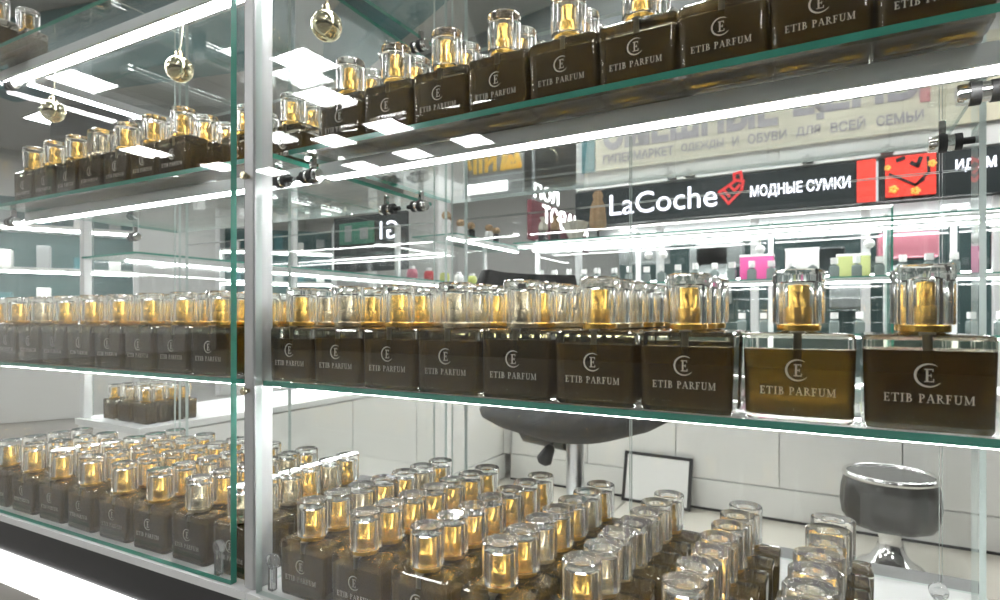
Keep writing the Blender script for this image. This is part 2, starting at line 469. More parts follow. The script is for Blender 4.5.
pin_me = (MB().lathe([(.0035,0),(.0035,.010)], 14).lathe([(.0085,.010),(.0085,.016)], 18).lathe([(.0060,.016),(.0060,.022)], 16)
          .lathe([(.0092,.022),(.0092,.029)], 18)).mesh('shelf_pin', ['rubber'])
pin_c = (MB().lathe([(.0078,.0163),(.0078,.0218)], 18).lathe([(.0080,.0293),(.0080,.0360),(.0070,.0370)], 18)).mesh('pin_cap', ['chrome'])
saddle_me = MB().bbox(-.003, .003, -.004, .004, 0.0, .0135, .0008).mesh('saddle', ['chrome'])
def add_pin(case, X, Y, hb, side):
    p = link('shelf_pin', pin_me, case, (X*D + side*.0028, Y*D, H(hb) - .0225), (0, R(90)*side, 0))
    link('pin_cap', pin_c, p)
    link('saddle', saddle_me, p, (-.0085*side, 0, .026), (0, -R(90)*side, 0))
    return p

def led_bar(case, x0, x1, y0, y1, hb, mat='led', along='x', front_lip=True):
    """aluminium channel, open downwards, with the diffuser strip recessed between its two lips"""
    lip = .010
    q = .036 if front_lip else .020
    mb = dbox(x0, x1, y0, y1, hb-q+.014, hb-.001)
    if along == 'x':
        for a, b in ((y0, y0+lip), (y1-lip, y1))[0 if front_lip else 1:]:
            mb.box(x0*D, x1*D, a*D, b*D, H(hb-q), H(hb-q+.0139))
        st = dbox(x0+.004, x1-.004, y0+lip+.001, y1-lip-.001, hb-q+.0008, hb-q+.0135)
    else:
        for a, b in ((x0, x0+lip), (x1-lip, x1)):
            mb.box(a*D, b*D, y0*D, y1*D, H(hb-.036), H(hb-.0221))
        st = dbox(x0+lip+.001, x1-lip-.001, y0+.004, y1-.004, hb-.0352, hb-.0225)
    c = obj('led_profile', mb, 'aluminium_white', case)
    obj('led_strip', st, mat, c)
    return c

def make_case(name, label, xl, xr, door_l, door_r, seams, edge):
    case = thing(name, label, 'display case')
    bl, br = (xl-.06, xr-.002) if xl < -2 else (xl+.002, xr+.06)
    # plinth, ledge, cabinet body
    obj('deck', dbox(bl, br, .958, 1.865, DECK-.022, DECK), 'white_deck', case)
    obj('plinth', dbox(bl, br, .962, 1.85, DECK-.125, DECK-.0225), 'black_panel', case)
    obj('light_ledge', dbox(bl, br, .955, 1.80, DECK-.235, DECK-.1255), 'ledge_light', case)
    obj('cabinet_body', MB().box(bl*D, br*D, .96*D, 1.83*D, .005, H(DECK-.2355)), 'beige_lam', case)
    obj('rear_trim', dbox(bl, br, 1.87, 1.96, DECK-.05, DECK-.002), 'dark_trim', case)
    # glass shelves with led profiles
    for nm, h in SH.items():
        fy = {'top': .99, 'upper': 1.07, 'middle': .99}[nm]
        ly = {'top': 1.09, 'upper': 1.175, 'middle': 1.085}[nm]
        obj('glass_shelf', shelf_box(xl+.026, xr-.030, fy, 1.835, h-SHT, h), ['pane', 'glass_edge', 'glass_edge_pale'], case)
        led_bar(case, xl+.026, xr-.030, ly, ly+.065, h-SHT, front_lip=nm != 'middle')
    # front door pane
    obj('front_pane', dbox(door_l, door_r, .966, .984, DECK+.002, 1.5, edge_axis='y'), ['pane_clear', edge], case)
    # rear doors
    for a, b in zip(seams[:-1], seams[1:]):
        obj('rear_door', dbox(a+.003, b-.003, 1.845, 1.857, DECK+.004, .372, edge_axis='y'), ['pane_clear', 'glass_edge_pale'], case)
        obj('rear_pane', dbox(a+.003, b-.003, 1.845, 1.857, .376, 1.5, edge_axis='y'), ['pane_clear', 'glass_edge_pale'], case)
    obj('rear_strip', dbox(xl+.022, seams[0]-.003, 1.845, 1.857, DECK+.004, 1.5, edge_axis='y'), ['pane_clear', 'glass_edge_pale'], case)
    return case

caseR = make_case('display_case', 'glass perfume display case with one hanging bauble in front of the black chair', PART[1], PART[2], -1.255, .30, (-1.20, -.562, .248, .32), 'glass_edge_pale')
caseL = make_case('display_case', 'two-bauble glass perfume display case at the island corner', PART[0], PART[1], -2.92, -1.352, (-2.83, -2.1, -1.31), 'glass_edge')
for case, xs in ((caseL, [PART[0]]), (caseR, [PART[1]])):
    for x in xs:
        obj('side_partition', dbox(x-.006, x+.006, 1.035, 1.84, DECK+.001, 1.5, edge_axis='x'), ['pane_clear', 'glass_edge_pale'], case)
for y0_, y1_ in ((1.23, 1.31), (1.56, 1.64)):
    obj('side_upright', dbox(PART[2]-.006, PART[2]+.006, y0_, y1_, DECK+.001, 1.5, edge_axis='x'), ['pane_clear', 'glass_edge_pale'], caseR)
for case, x, side in ((caseL, PART[0], 1), (caseL, PART[1], -1), (caseR, PART[1], 1), (caseR, PART[2], -1)):
    for nm, h in SH.items():
        for y in ((1.60,) if nm == 'middle' else (1.12, 1.60) if x < 0 else (1.27, 1.60)):
            add_pin(case, x, y, h-SHT, side)
# corner return light of the two-bauble case
led_bar(caseL, -2.86, -2.79, 1.17, 1.83, .987, along='y')

# aluminium posts
def post(x, label):
    p = thing('aluminium_post', label, 'post', (x*D, 1.0*D, 0))
    obj('profile', MB().bbox(-.0085, .0085, -.0135, .0135, H(DECK)+.001, H(1.6), .0015), 'aluminium', p)
    obj('groove', MB().box(-.0089, -.0086, -.0125, -.0105, H(DECK)+.004, H(1.59)), 'dark_trim', p)
    for h in (.36, -.185):
        kb = MB().lathe([(.0025,0),(.0025,.004),(.0042,.0045),(.0042,.0085),(.0034,.0095)], 16, M=Matrix.Translation((.0005,-.0135,H(h))) @ Matrix.Rotation(R(90),4,'X'))
        obj('knob', kb, 'nickel', p)
    return p
post(-1.2885, 'slim aluminium post between the one-bauble and two-bauble display cases')
# door stop pegs
def peg(x, y, label):
    t = thing('door_peg', label, 'door stop', (x*D, y*D, H(DECK)))
    obj('stem', MB().bbox(-.004, .004, -.004, .004, .0005, .030, .001), 'acrylic_peg', t)
    obj('head', MB().lathe([(.006,-.004),(.0085,-.003),(.0085,.003),(.006,.004)], 16, M=Matrix.Translation((0,0,.034)) @ Matrix.Rotation(R(90),4,'X')), 'acrylic_peg', t)
    return t
peg(-1.435, .9935, 'clear plastic door peg at the pane edge of the two-bauble case')
peg(-1.235, 1.000, 'clear plastic door peg at the foot of the aluminium post')
peg(.215, 1.635, 'clear plastic door peg by the rear door corner of the one-bauble case')

# ------------------------------------------------------------------ perfume bottle prototypes
BW, BD, BH = .0702, .0355, .0608     # body
def rr_ring(w, d, r, z, seg=5):
    pts = []
    for cx, cy_, a0 in ((w/2-r, d/2-r, 0), (-w/2+r, d/2-r, 90), (-w/2+r, -d/2+r, 180), (w/2-r, -d/2+r, 270)):
        for k in range(seg+1):
            a = R(a0 + 90*k/seg)
            pts.append((cx + r*math.cos(a), cy_ + r*math.sin(a), z))
    return pts
def rr_ring_flat(w, d, r, z, seg=5, e=.0008):
    pts = []
    for (cx, cy_, a0), (ex, ey), (fx, fy) in (((w/2-r, d/2-r, 0), (0,-1), (-1,0)), ((-w/2+r, d/2-r, 90), (1,0), (0,-1)), ((-w/2+r, -d/2+r, 180), (0,1), (1,0)), ((w/2-r, -d/2+r, 270), (-1,0), (0,1))):
        arc_ = [(cx + r*math.cos(R(a0+90*k/seg)), cy_ + r*math.sin(R(a0+90*k/seg)), z) for k in range(seg+1)]
        pts.append((arc_[0][0]+ex*e, arc_[0][1]+ey*e, z))
        pts += arc_
        pts.append((arc_[-1][0]+fx*e, arc_[-1][1]+fy*e, z))
    return pts
def bow(ring, w, d, amt):
    return [(x, y + (amt*(1-(2*x/w)**2) if y > 0 else -amt*(1-(2*x/w)**2)), z) for x, y, z in ring]
def body_mesh():
    rings = []
    for t, sc, inset in ((0,.935,.0012),(.012,.958,.0004),(.05,.965,0),(.45,.983,0),(.80,1.0,0),(.948,1.0,0)):
        rings.append(rr_ring_flat(BW*sc, BD-2*inset, .0060, t*BH))
    mb = MB().loft(rings, caps=False)
    mb.add(rings[0], [tuple(reversed(range(len(rings[0]))))])
    top = [rings[-1], rr_ring_flat(BW*.990, BD-2*.0006, .0058, .978*BH), rr_ring_flat(BW*.958, BD-2*.0019, .0052, 1.0*BH), rr_ring_flat(BW*.70, BD-2*.0055, .0060, 1.010*BH),
           rr_ring_flat(.025, .022, .0088, BH*1.014), rr_ring_flat(.020, .020, .0088, BH*1.03)]
    mb.loft(top, smooth=False, caps=False)
    mb.add(top[-1], [tuple(range(len(top[-1])))])
    return mb.mesh('body', 'bottle_glass')
def liquid_mesh(level, mat):
    rings = []
    w0 = .0024
    for t in (.055, .075, .45, level-.004, level):
        sc = .962 + (1.0-.962)*min(1, t/.8)
        ins = w0 + (.0015 if t < .06 else 0)
        w = BW*sc - 2*ins; d = BD - 2*ins
        rings.append(rr_ring(w, d, .0045, t*BH))
    return MB().loft(rings).mesh('liquid', mat)
body_me = body_mesh()
liq = [liquid_mesh(.82, 'liquid'), liquid_mesh(.84, 'liquid'), liquid_mesh(.86, 'liquid_dark'), liquid_mesh(.79, 'liquid')]
Z0 = BH*1.03
def collar_mesh(mat):
    return MB().lathe([(.0095,Z0+.0002),(.0140,Z0+.0002),(.0143,Z0+.0008),(.0143,Z0+.0042),(.0138,Z0+.0047),(.0066,Z0+.0047)], 28, smooth=False).mesh('collar', mat)
ZC = Z0+.0050
CH = .0385
RS = .0085
def sprayer_mesh(mat):
    r = RS
    prof = [(r,ZC-.0002),(r,ZC+.0118),(r-.0004,ZC+.0122),(r-.0012,ZC+.0122),(r-.0012,ZC+.0268),(r-.0019,ZC+.0276)]
    mb = MB().lathe(prof, 28)
    mb.lathe([(.0014,0),(.0014,.0006)], 10, M=Matrix.Translation((0,-r+.0011,ZC+.0215)) @ Matrix.Rotation(R(90),4,'X'))
    return mb.mesh('sprayer', mat)
def ring_fn(shape, s):
    """cross-section of a cap: scale s, as list of (x, y)"""
    if shape == 'round':
        return [(.0172*s*math.cos(2*math.pi*i/32), .0172*s*math.sin(2*math.pi*i/32)) for i in range(32)]
    if shape == 'oval':
        return [(.0205*s*math.cos(2*math.pi*i/32), .0158*s*math.sin(2*math.pi*i/32)) for i in range(32)]
    pts = rr_ring(.0310*s, .0310*s, .0035*s, 0, 7)
    return [(p[0], p[1]) for p in pts]
def cap_mesh(shape):
    n = 32
    rc = .0100
    cav = [(rc*math.cos(2*math.pi*i/n + (math.pi/4/8 if shape == 'square' else 0)), rc*math.sin(2*math.pi*i/n)) for i in range(n)]
    def at(pts, z): return [(x, y, z) for x, y in pts]
    zt = ZC+CH
    mb = MB()
    def seg(r0, r1, sm): mb.loft([r0, r1], 0, sm, None, False)
    o = [at(ring_fn(shape, .955), ZC), at(ring_fn(shape, .985), ZC+.0009), at(ring_fn(shape, 1.0), zt-.0026), at(ring_fn(shape, .985), zt-.0010), at(ring_fn(shape, .92), zt)]
    i0, i1, i2 = at(cav, ZC), at(cav, ZC+.0292), at([(x*.8, y*.8) for x, y in cav], ZC+.0304)
    seg(i0, o[0], False)
    seg(o[0], o[1], False); seg(o[1], o[2], True); seg(o[2], o[3], False); seg(o[3], o[4], False)
    mb.add(o[4], [tuple(range(n))])
    seg(i1, i0, True); seg(i2, i1, False)
    mb.add(i2, [tuple(reversed(range(n)))])
    return mb.mesh('cap', 'cap_acrylic')
caps = {k: cap_mesh(k) for k in ('round', 'square', 'oval')}
collars = {'gold': collar_mesh('gold'), 'pale': collar_mesh('nickel')}
sprayers = {'gold': sprayer_mesh('gold'), 'pale': sprayer_mesh('nickel')}
dip_me = MB().lathe([(.0026,BH*.62),(.0026,BH*1.0),(.0045,BH*1.0),(.0045,BH*1.028)], 12, M=Matrix.Translation((.0,-BD/2+.0020+.0034,0))).mesh('dip_tube', 'dip')
# the dip tube shows just under the clear shoulder, in front of the coloured core

# serif lettering drawn by hand
def rects(lst): return [('r',)+a for a in lst]
def arc(cx, cy_, rx, ry, a0, a1, t0, t1): return [('a', cx, cy_, rx, ry, a0, a1, t0, t1)]
def diag(x0, y0, x1, y1, t): return [('d', x0, y0, x1, y1, t)]
ST = (.10, 0, .25, 1)
GL = {
 'E': (.66, rects([ST,(0,0,.60,.08),(0,.92,.56,1),(.25,.46,.43,.54),(.53,.08,.60,.24),(.50,.78,.56,.92),(.39,.37,.45,.63)])),
 'T': (.78, rects([(.30,0,.45,1),(0,.92,.75,1),(0,.76,.06,.92),(.69,.76,.75,.92),(.18,0,.57,.06)])),
 'I': (.42, rects([(.12,0,.27,1),(0,0,.39,.06),(0,.94,.39,1)])),
 'B': (.70, rects([ST,(0,0,.3,.07),(0,.93,.3,1)]) + arc(.26,.75,.27,.25,-90,90,.07,.13) + arc(.26,.27,.35,.27,-90,90,.07,.14)),
 'P': (.66, rects([ST,(0,0,.38,.06),(0,.93,.3,1)]) + arc(.26,.72,.33,.28,-90,90,.07,.14)),
 'A': (.80, diag(.08,.03,.38,1,.06)+diag(.38,1,.66,.03,.15)+rects([(.2,.32,.54,.39),(-.02,0,.22,.06),(.5,0,.82,.06)])),
 'R': (.76, rects([ST,(0,0,.36,.06),(0,.93,.3,1),(.62,0,.80,.06)]) + arc(.26,.74,.31,.26,-90,90,.07,.14)+diag(.34,.50,.66,.02,.14)),
 'F': (.62, rects([ST,(0,0,.38,.06),(0,.92,.56,1),(.25,.46,.43,.54),(.50,.76,.56,.92),(.39,.37,.45,.63)])),
 'U': (.82, rects([(.12,.3,.26,1),(.62,.3,.69,1),(0,.94,.40,1),(.52,.94,.80,1)]) + arc(.405,.3,.285,.31,180,360,.10,.10)),
 'M': (1.0, rects([(.12,0,.18,1),(.76,0,.90,1),(0,0,.30,.06),(.64,0,1.0,.06),(.02,.94,.22,1),(.76,.94,.98,1)])+diag(.17,.97,.46,.06,.13)+diag(.46,.06,.78,.97,.06)),
}
def glyph_faces(mb, g, ox, oz, s):
    for it in g:
        if it[0] == 'r':
            _, x0, z0, x1, z1 = it
            q = [(x0,z0),(x1,z0),(x1,z1),(x0,z1)]
            mb.add([(ox+x*s, 0, oz+z*s) for x, z in q], [(0,1,2,3)])
        elif it[0] == 'd':
            _, x0, z0, x1, z1, t = it
            q = [(x0-t/2,z0),(x0+t/2,z0),(x1+t/2,z1),(x1-t/2,z1)]
            mb.add([(ox+x*s, 0, oz+z*s) for x, z in q], [(0,1,2,3)])
        else:
            _, cx, cz, rx, rz, a0, a1, t0, t1 = it
            n = 10; vs = []
            for k in range(n+1):
                u = k/n; a = R(a0+(a1-a0)*u); t = t0+(t1-t0)*math.sin(math.pi*u)
                vs.append((ox+(cx+rx*math.cos(a))*s, 0, oz+(cz+rz*math.sin(a))*s))
                vs.append((ox+(cx+(rx-t)*math.cos(a))*s, 0, oz+(cz+(rz-min(t,t0*1.2))*math.sin(a))*s))
            mb.add(vs, [(2*k, 2*k+1, 2*k+3, 2*k+2) for k in range(n)])
def lettering_mesh():
    mb = MB(); txt = 'ETIB PARFUM'
    wtot = sum(GL[c][0]+.10 if c != ' ' else .42 for c in txt)
    s = .0475/wtot; x = -.0475/2
    for c in txt:
        if c == ' ': x += .42*s; continue
        glyph_faces(mb, GL[c][1], x, 0, s*1.0); x += (GL[c][0]+.10)*s
    return mb.mesh('lettering', 'print')
def emblem_mesh():
    mb = MB(); r = .0076; n = 34; vs = []
    for k in range(n+1):
        u = k/n; a = R(52 + 272*u); t = .0002 + .0012*math.sin(math.pi*u)**.7
        vs.append((r*math.cos(a), 0, r*math.sin(a))); vs.append(((r-t)*math.cos(a), 0, (r-t)*math.sin(a)))
    mb.add(vs, [(2*k, 2*k+1, 2*k+3, 2*k+2) for k in range(n)])
    glyph_faces(mb, GL['E'][1], -.0022, -.0042, .0084)
    return mb.mesh('emblem', 'print')
let_me, emb_me = lettering_mesh(), emblem_mesh()

NB = 0
def bottle(X, Y, h, label, group, printed=True, cap='round', metal='gold', jit=1.0, base_z=None, cat='bottle'):
    global NB
    NB += 1
    z = base_z if base_z is not None else H(h) + .0002
    t = thing('perfume_bottle', label, cat, (X*D, Y*D, z), R(random.uniform(-1.6, 1.6)*jit), group)
    link('body', body_me, t)
    link('liquid', liq[random.choice((0,0,1,2,3))], t)
    link('collar', collars[metal], t)
    link('sprayer', sprayers[metal], t)
    cp = link('cap', caps[cap], t)
    cp.rotation_euler = (0, 0, R(random.uniform(-9, 9)) if cap == 'round' else R(random.uniform(-4, 4)))
    if printed:
        link('dip_tube', dip_me, t)
        yf = -BD/2 - .00025
        link('lettering', let_me, t, (0, yf, BH*.30))
        link('emblem', emb_me, t, (.0, yf, BH*.585))
    return t
ROW = ['front row', 'second row', 'third row', 'fourth row', 'fifth row', 'sixth row', 'rearmost row']
def lab(i, k, nk, shelf, case, cap, metal):
    c = {'round': 'round', 'square': 'square', 'oval': 'oval'}[cap]
    return f'perfume bottle, {c} cap, {ORD[i]} from post, {ROW[k]}, {shelf} of {case} case'
def pick(i, k, seed):
    rng = random.Random(seed*7919 + i*101 + k)
    return ('gold' if rng.random() < .8 else 'pale'), rng
gap = .0825
# middle shelf, one-bauble case (column order counted from the post)
xs = [-1.176, -1.018, -.860, -.702, -.540, -.376, -.213, -.043, .1205]
for i, x in enumerate(xs):
    nk = [7,7,7,7,7,6,3,1,2][i]
    for k in range(nk):
        m, rng = pick(i, k, 1)
        cp = 'round'
        if i == 8 and k == 0: cp, m = 'square', 'gold'
        bottle(x + k*.002, 1.042 + gap*k, SH['middle'], lab(i, k, nk, 'middle shelf', 'one-bauble', cp, m), 'bottles on the middle shelf of the one-bauble case', k == 0, cp, m)
# middle shelf, two-bauble case
for i in range(9):
    x = -1.497 - .1615*i
    for k in range(5):
        m, rng = pick(i, k, 2)
        bottle(x, 1.045 + gap*k, SH['middle'], lab(i, k, 5, 'middle shelf', 'two-bauble', 'round', m), 'bottles on the middle shelf of the two-bauble case', k == 0, 'round', m)
# upper shelf, one-bauble case
for i in range(9):
    x = -1.115 + .1572*i
    for k in range(3):
        m, rng = pick(i, k, 3)
        bottle(x, 1.152 + gap*k, SH['upper'], lab(i, k, 3, 'upper shelf', 'one-bauble', 'round', m), 'bottles on the upper shelf of the one-bauble case', k == 0, 'round', m, .4)
# upper shelf, two-bauble case
for i in range(9):
    x = -1.84 - .1575*(i-2) if i >= 2 else (-1.43, -1.64)[i]
    for k in range(3):
        if i < 2 and k == 0: continue
        m, rng = pick(i, k, 4)
        cp = 'square' if (i, k) == (5, 0) else 'round'
        bottle(x, 1.165 + gap*k, SH['upper'], lab(i, k, 3, 'upper shelf', 'two-bauble', cp, m), 'bottles on the upper shelf of the two-bauble case', k == 0 or (i < 2 and k == 1), cp, m, .5)
# top shelf, two-bauble case
for i in range(2):
    bottle(-2.80, 1.05 + .1*i, SH['top'], f'perfume bottle on top shelf by outer partition of two-bauble case, {ROW[i]}', 'bottles on the top shelf', i == 0)
# bottom deck, one-bauble case
for i, x0 in enumerate([-1.14, -.96, -.777, -.592, -.408, -.222, -.036]):
    for k in range(7):
        m, rng = pick(i, k, 5)
        cp = 'round'
        if (i, k) in ((4,2),(4,3),(5,2),(6,4)): cp = 'square'
        if i == 6 and k in (0,1,2,3,5,6): cp = 'oval'
        if i in (4,5) and k in (1,): m = 'pale'
        bottle(x0 + .042*k/6 + rng.uniform(-.004,.004), 1.042 + gap*k, DECK, lab(i, k, 7, 'bottom deck', 'one-bauble', cp, m), 'bottles on the bottom deck of the one-bauble case', k == 0, cp, m)
# bottom deck, two-bauble case
for i in range(8):
    x0 = -1.585 - .184*(i-1) if i else -1.40
    for k in range(6 if i < 6 else 4):
        m, rng = pick(i, k, 6)
        bottle(x0 + rng.uniform(-.003,.003), 1.042 + gap*k, DECK, lab(i, k, 6, 'bottom deck', 'two-bauble', 'round', m), 'bottles on the bottom deck of the two-bauble case', k == 0, 'round', m)

# ------------------------------------------------------------------ baubles
def bauble(X, Y, h, label, r=.0185):
    t = thing('bauble', label, 'bauble', (X*D, Y*D, H(h)), 0, 'hanging baubles')
    prof = [(r*math.sin(math.pi*k/14) + 1e-4, -r*math.cos(math.pi*k/14)) for k in range(15)]
    obj('ball', MB().lathe(prof, 24), 'bauble', t)
    cp = obj('cap', MB().lathe([(.0052,r-.001),(.0055,r+.0055),(.003,r+.0065)], 12), 'nickel', t)
    n = 10; pts = [(.0024*math.cos(2*math.pi*i/n), 0, r+.0085+.0028*math.sin(2*math.pi*i/n)) for i in range(n+1)]
    obj('loop', MB().tube(pts, .0006, 6), 'nickel', cp)
    top = (.987-.036-h)*D
    pts = [(.0, 0, r+.0105), (.004, 0, r+.016), (.0075, 0, (r+.016+top)/2+.006), (.006, 0, top)]
    obj('thread', MB().tube(pts, .0007, 6), 'thread', t)
    return t
bauble(-1.80, 1.125, .795, 'gold bauble hung over the upper shelf bottles in the two-bauble case')
bauble(-2.56, 1.125, .785, 'gold bauble hung by the outer partition of the two-bauble case')
bauble(-1.175, 1.125, .785, 'gold bauble hung beside the post in the one-bauble case')

# the two-bauble case stands turned a little at the island corner: turn it with everything in it
ANG = R(2.2)
PIV = Vector((-1.30*D, .97*D, 0))
for o in list(bpy.data.objects):
    if o.parent is None and 'two-bauble' in o.get('label', '') and o.name.split('.')[0] in ('display_case', 'perfume_bottle', 'bauble', 'door_peg'):
        if o is caseR: continue
        p = Matrix.Rotation(ANG, 3, 'Z') @ (o.location - PIV) + PIV
        o.location = p
        o.rotation_euler.z += ANG

# ------------------------------------------------------------------ island interior: opposite and side rows of cases
IY = 6.8*D       # front face of the opposite cabinets
IX = -3.8*D      # inner face of the side cabinets
def cab_door(x0, x1, z0, z1, parent, axis, fixed):
    g = .002
    if axis == 'y':
        return obj('cabinet_door', MB().bbox(x0+g, x1-g, fixed-.018, fixed-.0005, z0, z1, .001), 'white_lam', parent)
    return obj('cabinet_door', MB().bbox(fixed+.0005, fixed+.018, x0+g, x1-g, z0, z1, .001), 'white_lam', parent)
ZD = H(DECK)
opp = thing('display_case', 'long display case with white cabinet doors behind the black chair', 'display case')
x0o, x1o = IX + .06, 2.2
obj('cabinet_body', MB().box(x0o, x1o, IY, IY+.32, .02, ZD-.02), 'white_lam', opp)
obj('baseboard', MB().box(x0o, x1o, IY-.026, IY-.001, .012, .15), 'white_lam', opp)
obj('dark_kick', MB().box(x0o, x1o, IY-.03, IY-.0005, .0005, .0115), 'black_panel', opp)  # thin black kick strip along the floor joint
n = 8; wd = (x1o-x0o)/n
for k in range(n):
    d = cab_door(x0o+k*wd, x0o+(k+1)*wd, .155, ZD-.025, opp, 'y', IY)
    obj('door_pull', MB().tube([(x0o+(k+.9)*wd, IY-.019, ZD-.06), (x0o+(k+.9)*wd, IY-.032, ZD-.06), (x0o+(k+.9)*wd, IY-.032, ZD-.12), (x0o+(k+.9)*wd, IY-.019, ZD-.12)], .003, 6), 'steel', d)
obj('deck', MB().box(x0o-.02, x1o, IY-.02, IY+.34, ZD-.019, ZD), 'white_deck', opp)
for h in (1.0, .42, -.16):
    obj('glass_shelf', MB().box(x0o, x1o, IY, IY+.30, H(h)-.006, H(h), edge_axis='z'), ['pane', 'glass_edge'], opp)
    for y in ((IY+.05, IY+.24) if h == 1.0 else (IY+.05,) if h > 0 else (IY+.24,)):
        cpr = obj('led_profile', MB().box(x0o, x1o, y, y+.03, H(h)-.020, H(h)-.0065), 'aluminium_white', opp)
        obj('led_strip', MB().box(x0o+.01, x1o-.01, y+.007, y+.023, H(h)-.026, H(h)-.0205), 'led_far', cpr)
for x in (x0o+.01, -.98, -.27, .24, .50, 1.15, 1.9):
    obj('post', MB().bbox(x-.012, x+.012, IY+.305, IY+.33, ZD+.001, H(1.12), .002), 'aluminium_white', opp)
for xa, xb in ((x0o+.03,-1.0), (-.96,-.29), (-.25,.22), (.26,.48), (.52,1.13), (1.17,1.88)):
    obj('rear_pane', MB().box(xa, xb, IY+.312, IY+.318, ZD+.004, H(1.1), edge_axis='y'), ['pane_clear', 'glass_edge_pale'], opp)
obj('partition', MB().box(.235, .243, IY+.002, IY+.300, ZD+.001, H(1.1), edge_axis='x'), ['pane_clear', 'glass_edge'], opp)

sid = thing('display_case', 'display case with white cabinet doors along the short side of the island', 'display case')
y0s, y1s = 2.0*D+.02, IY+.32
obj('cabinet_body', MB().box(IX-.32, IX, y0s, y1s, .02, ZD-.02), 'white_lam', sid)
obj('baseboard', MB().box(IX+.001, IX+.026, y0s, IY-.032, .012, .15), 'white_lam', sid)
obj('corner_pillar', MB().bbox(IX+.001, IX+.055, IY-.031, IY+.03, .151, ZD-.02, .003), 'white_lam', sid)
n = 5; wd = (IY-.035-y0s)/n
for k in range(n):
    cab_door(y0s+k*wd, y0s+(k+1)*wd, .155, ZD-.025, sid, 'x', IX)
obj('deck', MB().box(IX-.34, IX+.02, y0s, y1s, ZD-.019, ZD), 'white_deck', sid)
for h in (1.0, .42, -.16):
    yl = 2.55 if h == 1.0 else y0s
    obj('glass_shelf', MB().box(IX-.30, IX, yl, y1s, H(h)-.006, H(h), edge_axis='z'), ['pane', 'glass_edge'], sid)
    for x in (IX-.08,) if h > 0 else (IX-.27,):
        cpr = obj('led_profile', MB().box(x, x+.03, yl, y1s-.02, H(h)-.020, H(h)-.0065), 'aluminium_white', sid)
        obj('led_strip', MB().box(x+.007, x+.023, yl+.01, y1s-.03, H(h)-.026, H(h)-.0205), 'led_far', cpr)
for y in (y0s+.02, 1.75, 2.45, y1s-.02):
    obj('post', MB().bbox(IX-.33, IX-.305, y-.012, y+.012, ZD+.001, H(1.12), .002), 'aluminium_white', sid)
for ya, yb in ((y0s+.04,1.73), (1.77,2.43), (2.47,y1s-.04)):
    obj('rear_pane', MB().box(IX-.318, IX-.312, ya, yb, ZD+.004, H(1.1), edge_axis='x'), ['pane_clear', 'glass_edge_pale'], sid)
# perfume bottles standing on the near end of the side deck
for i in range(3):
    for k in range(4):
        m, rng = pick(i, k, 8)
        bottle((IX-.06)/D - .19*i, (y0s+.06)/D + gap*k*1.1, 0, f'perfume bottle on the side case deck, {ORD[i]} from the doors, {ROW[k]}', 'bottles on the side case deck', False, 'round', m, 1.0, ZD+.0003)

# small bottles on the opposite and side shelves
sb_body = MB().loft([rr_ring(.034*s, .024*s, .004, z, 2) for s, z in ((.94,0),(1,.003),(1,.042),(.8,.048),(.35,.050),(.35,.054))], smooth=False).mesh('body', 'small_glass')
sb_cap = MB().lathe([(.0125,.0545),(.0125,.078),(.0115,.081)], 10).mesh('cap', 'cap_white')
sb_cap2 = MB().loft([rr_ring(.025, .022, .003, z, 2) for z in (.0545, .078)], smooth=False).mesh('cap', 'cap_white')
def small(x, y, z, label, group, sq=False, s=1.0):
    label = label.replace('CAP', 'square' if sq else 'round')
    t = thing('small_bottle', label, 'bottle', (x, y, z+.0003), R(random.uniform(-6,6)), group)
    t.scale = (s, s, s)
    link('body', sb_body, t); link('cap', sb_cap2 if sq else sb_cap, t)
for (h, nm, n, s) in ((.42, 'middle glass shelf', 34, 1.25), (-.16, 'lower glass shelf', 30, 1.25)):
    for k in range(n):
        x = x0o + .12 + k*(x1o-.75-x0o)/n
        if abs(x-.239) < .035: continue
        small(x, IY+.15+random.uniform(-.03,.03), H(h), f'small CAP-capped bottle in the line on the {nm} of the long opposite case', f'small bottles on the {nm} opposite', random.random() < .5, s)
for k in range(10):
    small(IX-.14, 1.2+.17*k, H(-.16), 'small CAP-capped bottle in the line on the lower shelf of the short side case', 'small bottles on the lower shelf of the side case', k % 2 == 0, 1.25)
# coloured jars on the side case shelf
jar_me = {m: MB().lathe([(.020,0),(.026,.006),(.028,.03),(.024,.052),(.014,.056)], 14).mesh('jar_body', m) for m in ('jar_red', 'jar_pink', 'jar_green', 'cap_white')}
lid_me = MB().lathe([(.015,.0563),(.015,.068),(.013,.070)], 12).mesh('lid', 'cap_white')
for k, (m, cname) in enumerate((('jar_pink','pink'),('jar_red','red'),('jar_green','lime green'),('cap_white','white'),('jar_green','olive green'))):
    t = thing('jar', f'{cname} cosmetic jar, {ORD[k]} along the short side case shelf', 'jar', (IX-.10, 2.30+.14*k, H(.42)+.0003), 0, 'jars on the side case shelf')
    link('jar_body', jar_me[m], t); link('lid', lid_me, t)
# boxes on the opposite middle shelf
def carton(x, w, h, mat, label):
    t = thing('carton', label, 'box', (x, IY+.245, H(.42)+.0003))
    obj('box_body', MB().bbox(-w/2, w/2, -.03, .03, 0, h, .002), mat, t)
    obj('lid', MB().bbox(-w/2-.002, w/2+.002, -.032, .032, h+.0002, h+.012, .001), 'cap_white', t)
carton(-.33, .16, .13, 'pink_card', 'pink card box behind small bottles on the long opposite case')
carton(-.12, .15, .15, 'paper', 'white card box behind small bottles on the long opposite case')
carton(.10, .14, .11, 'green_card', 'pale green card box behind small bottles on the long opposite case')
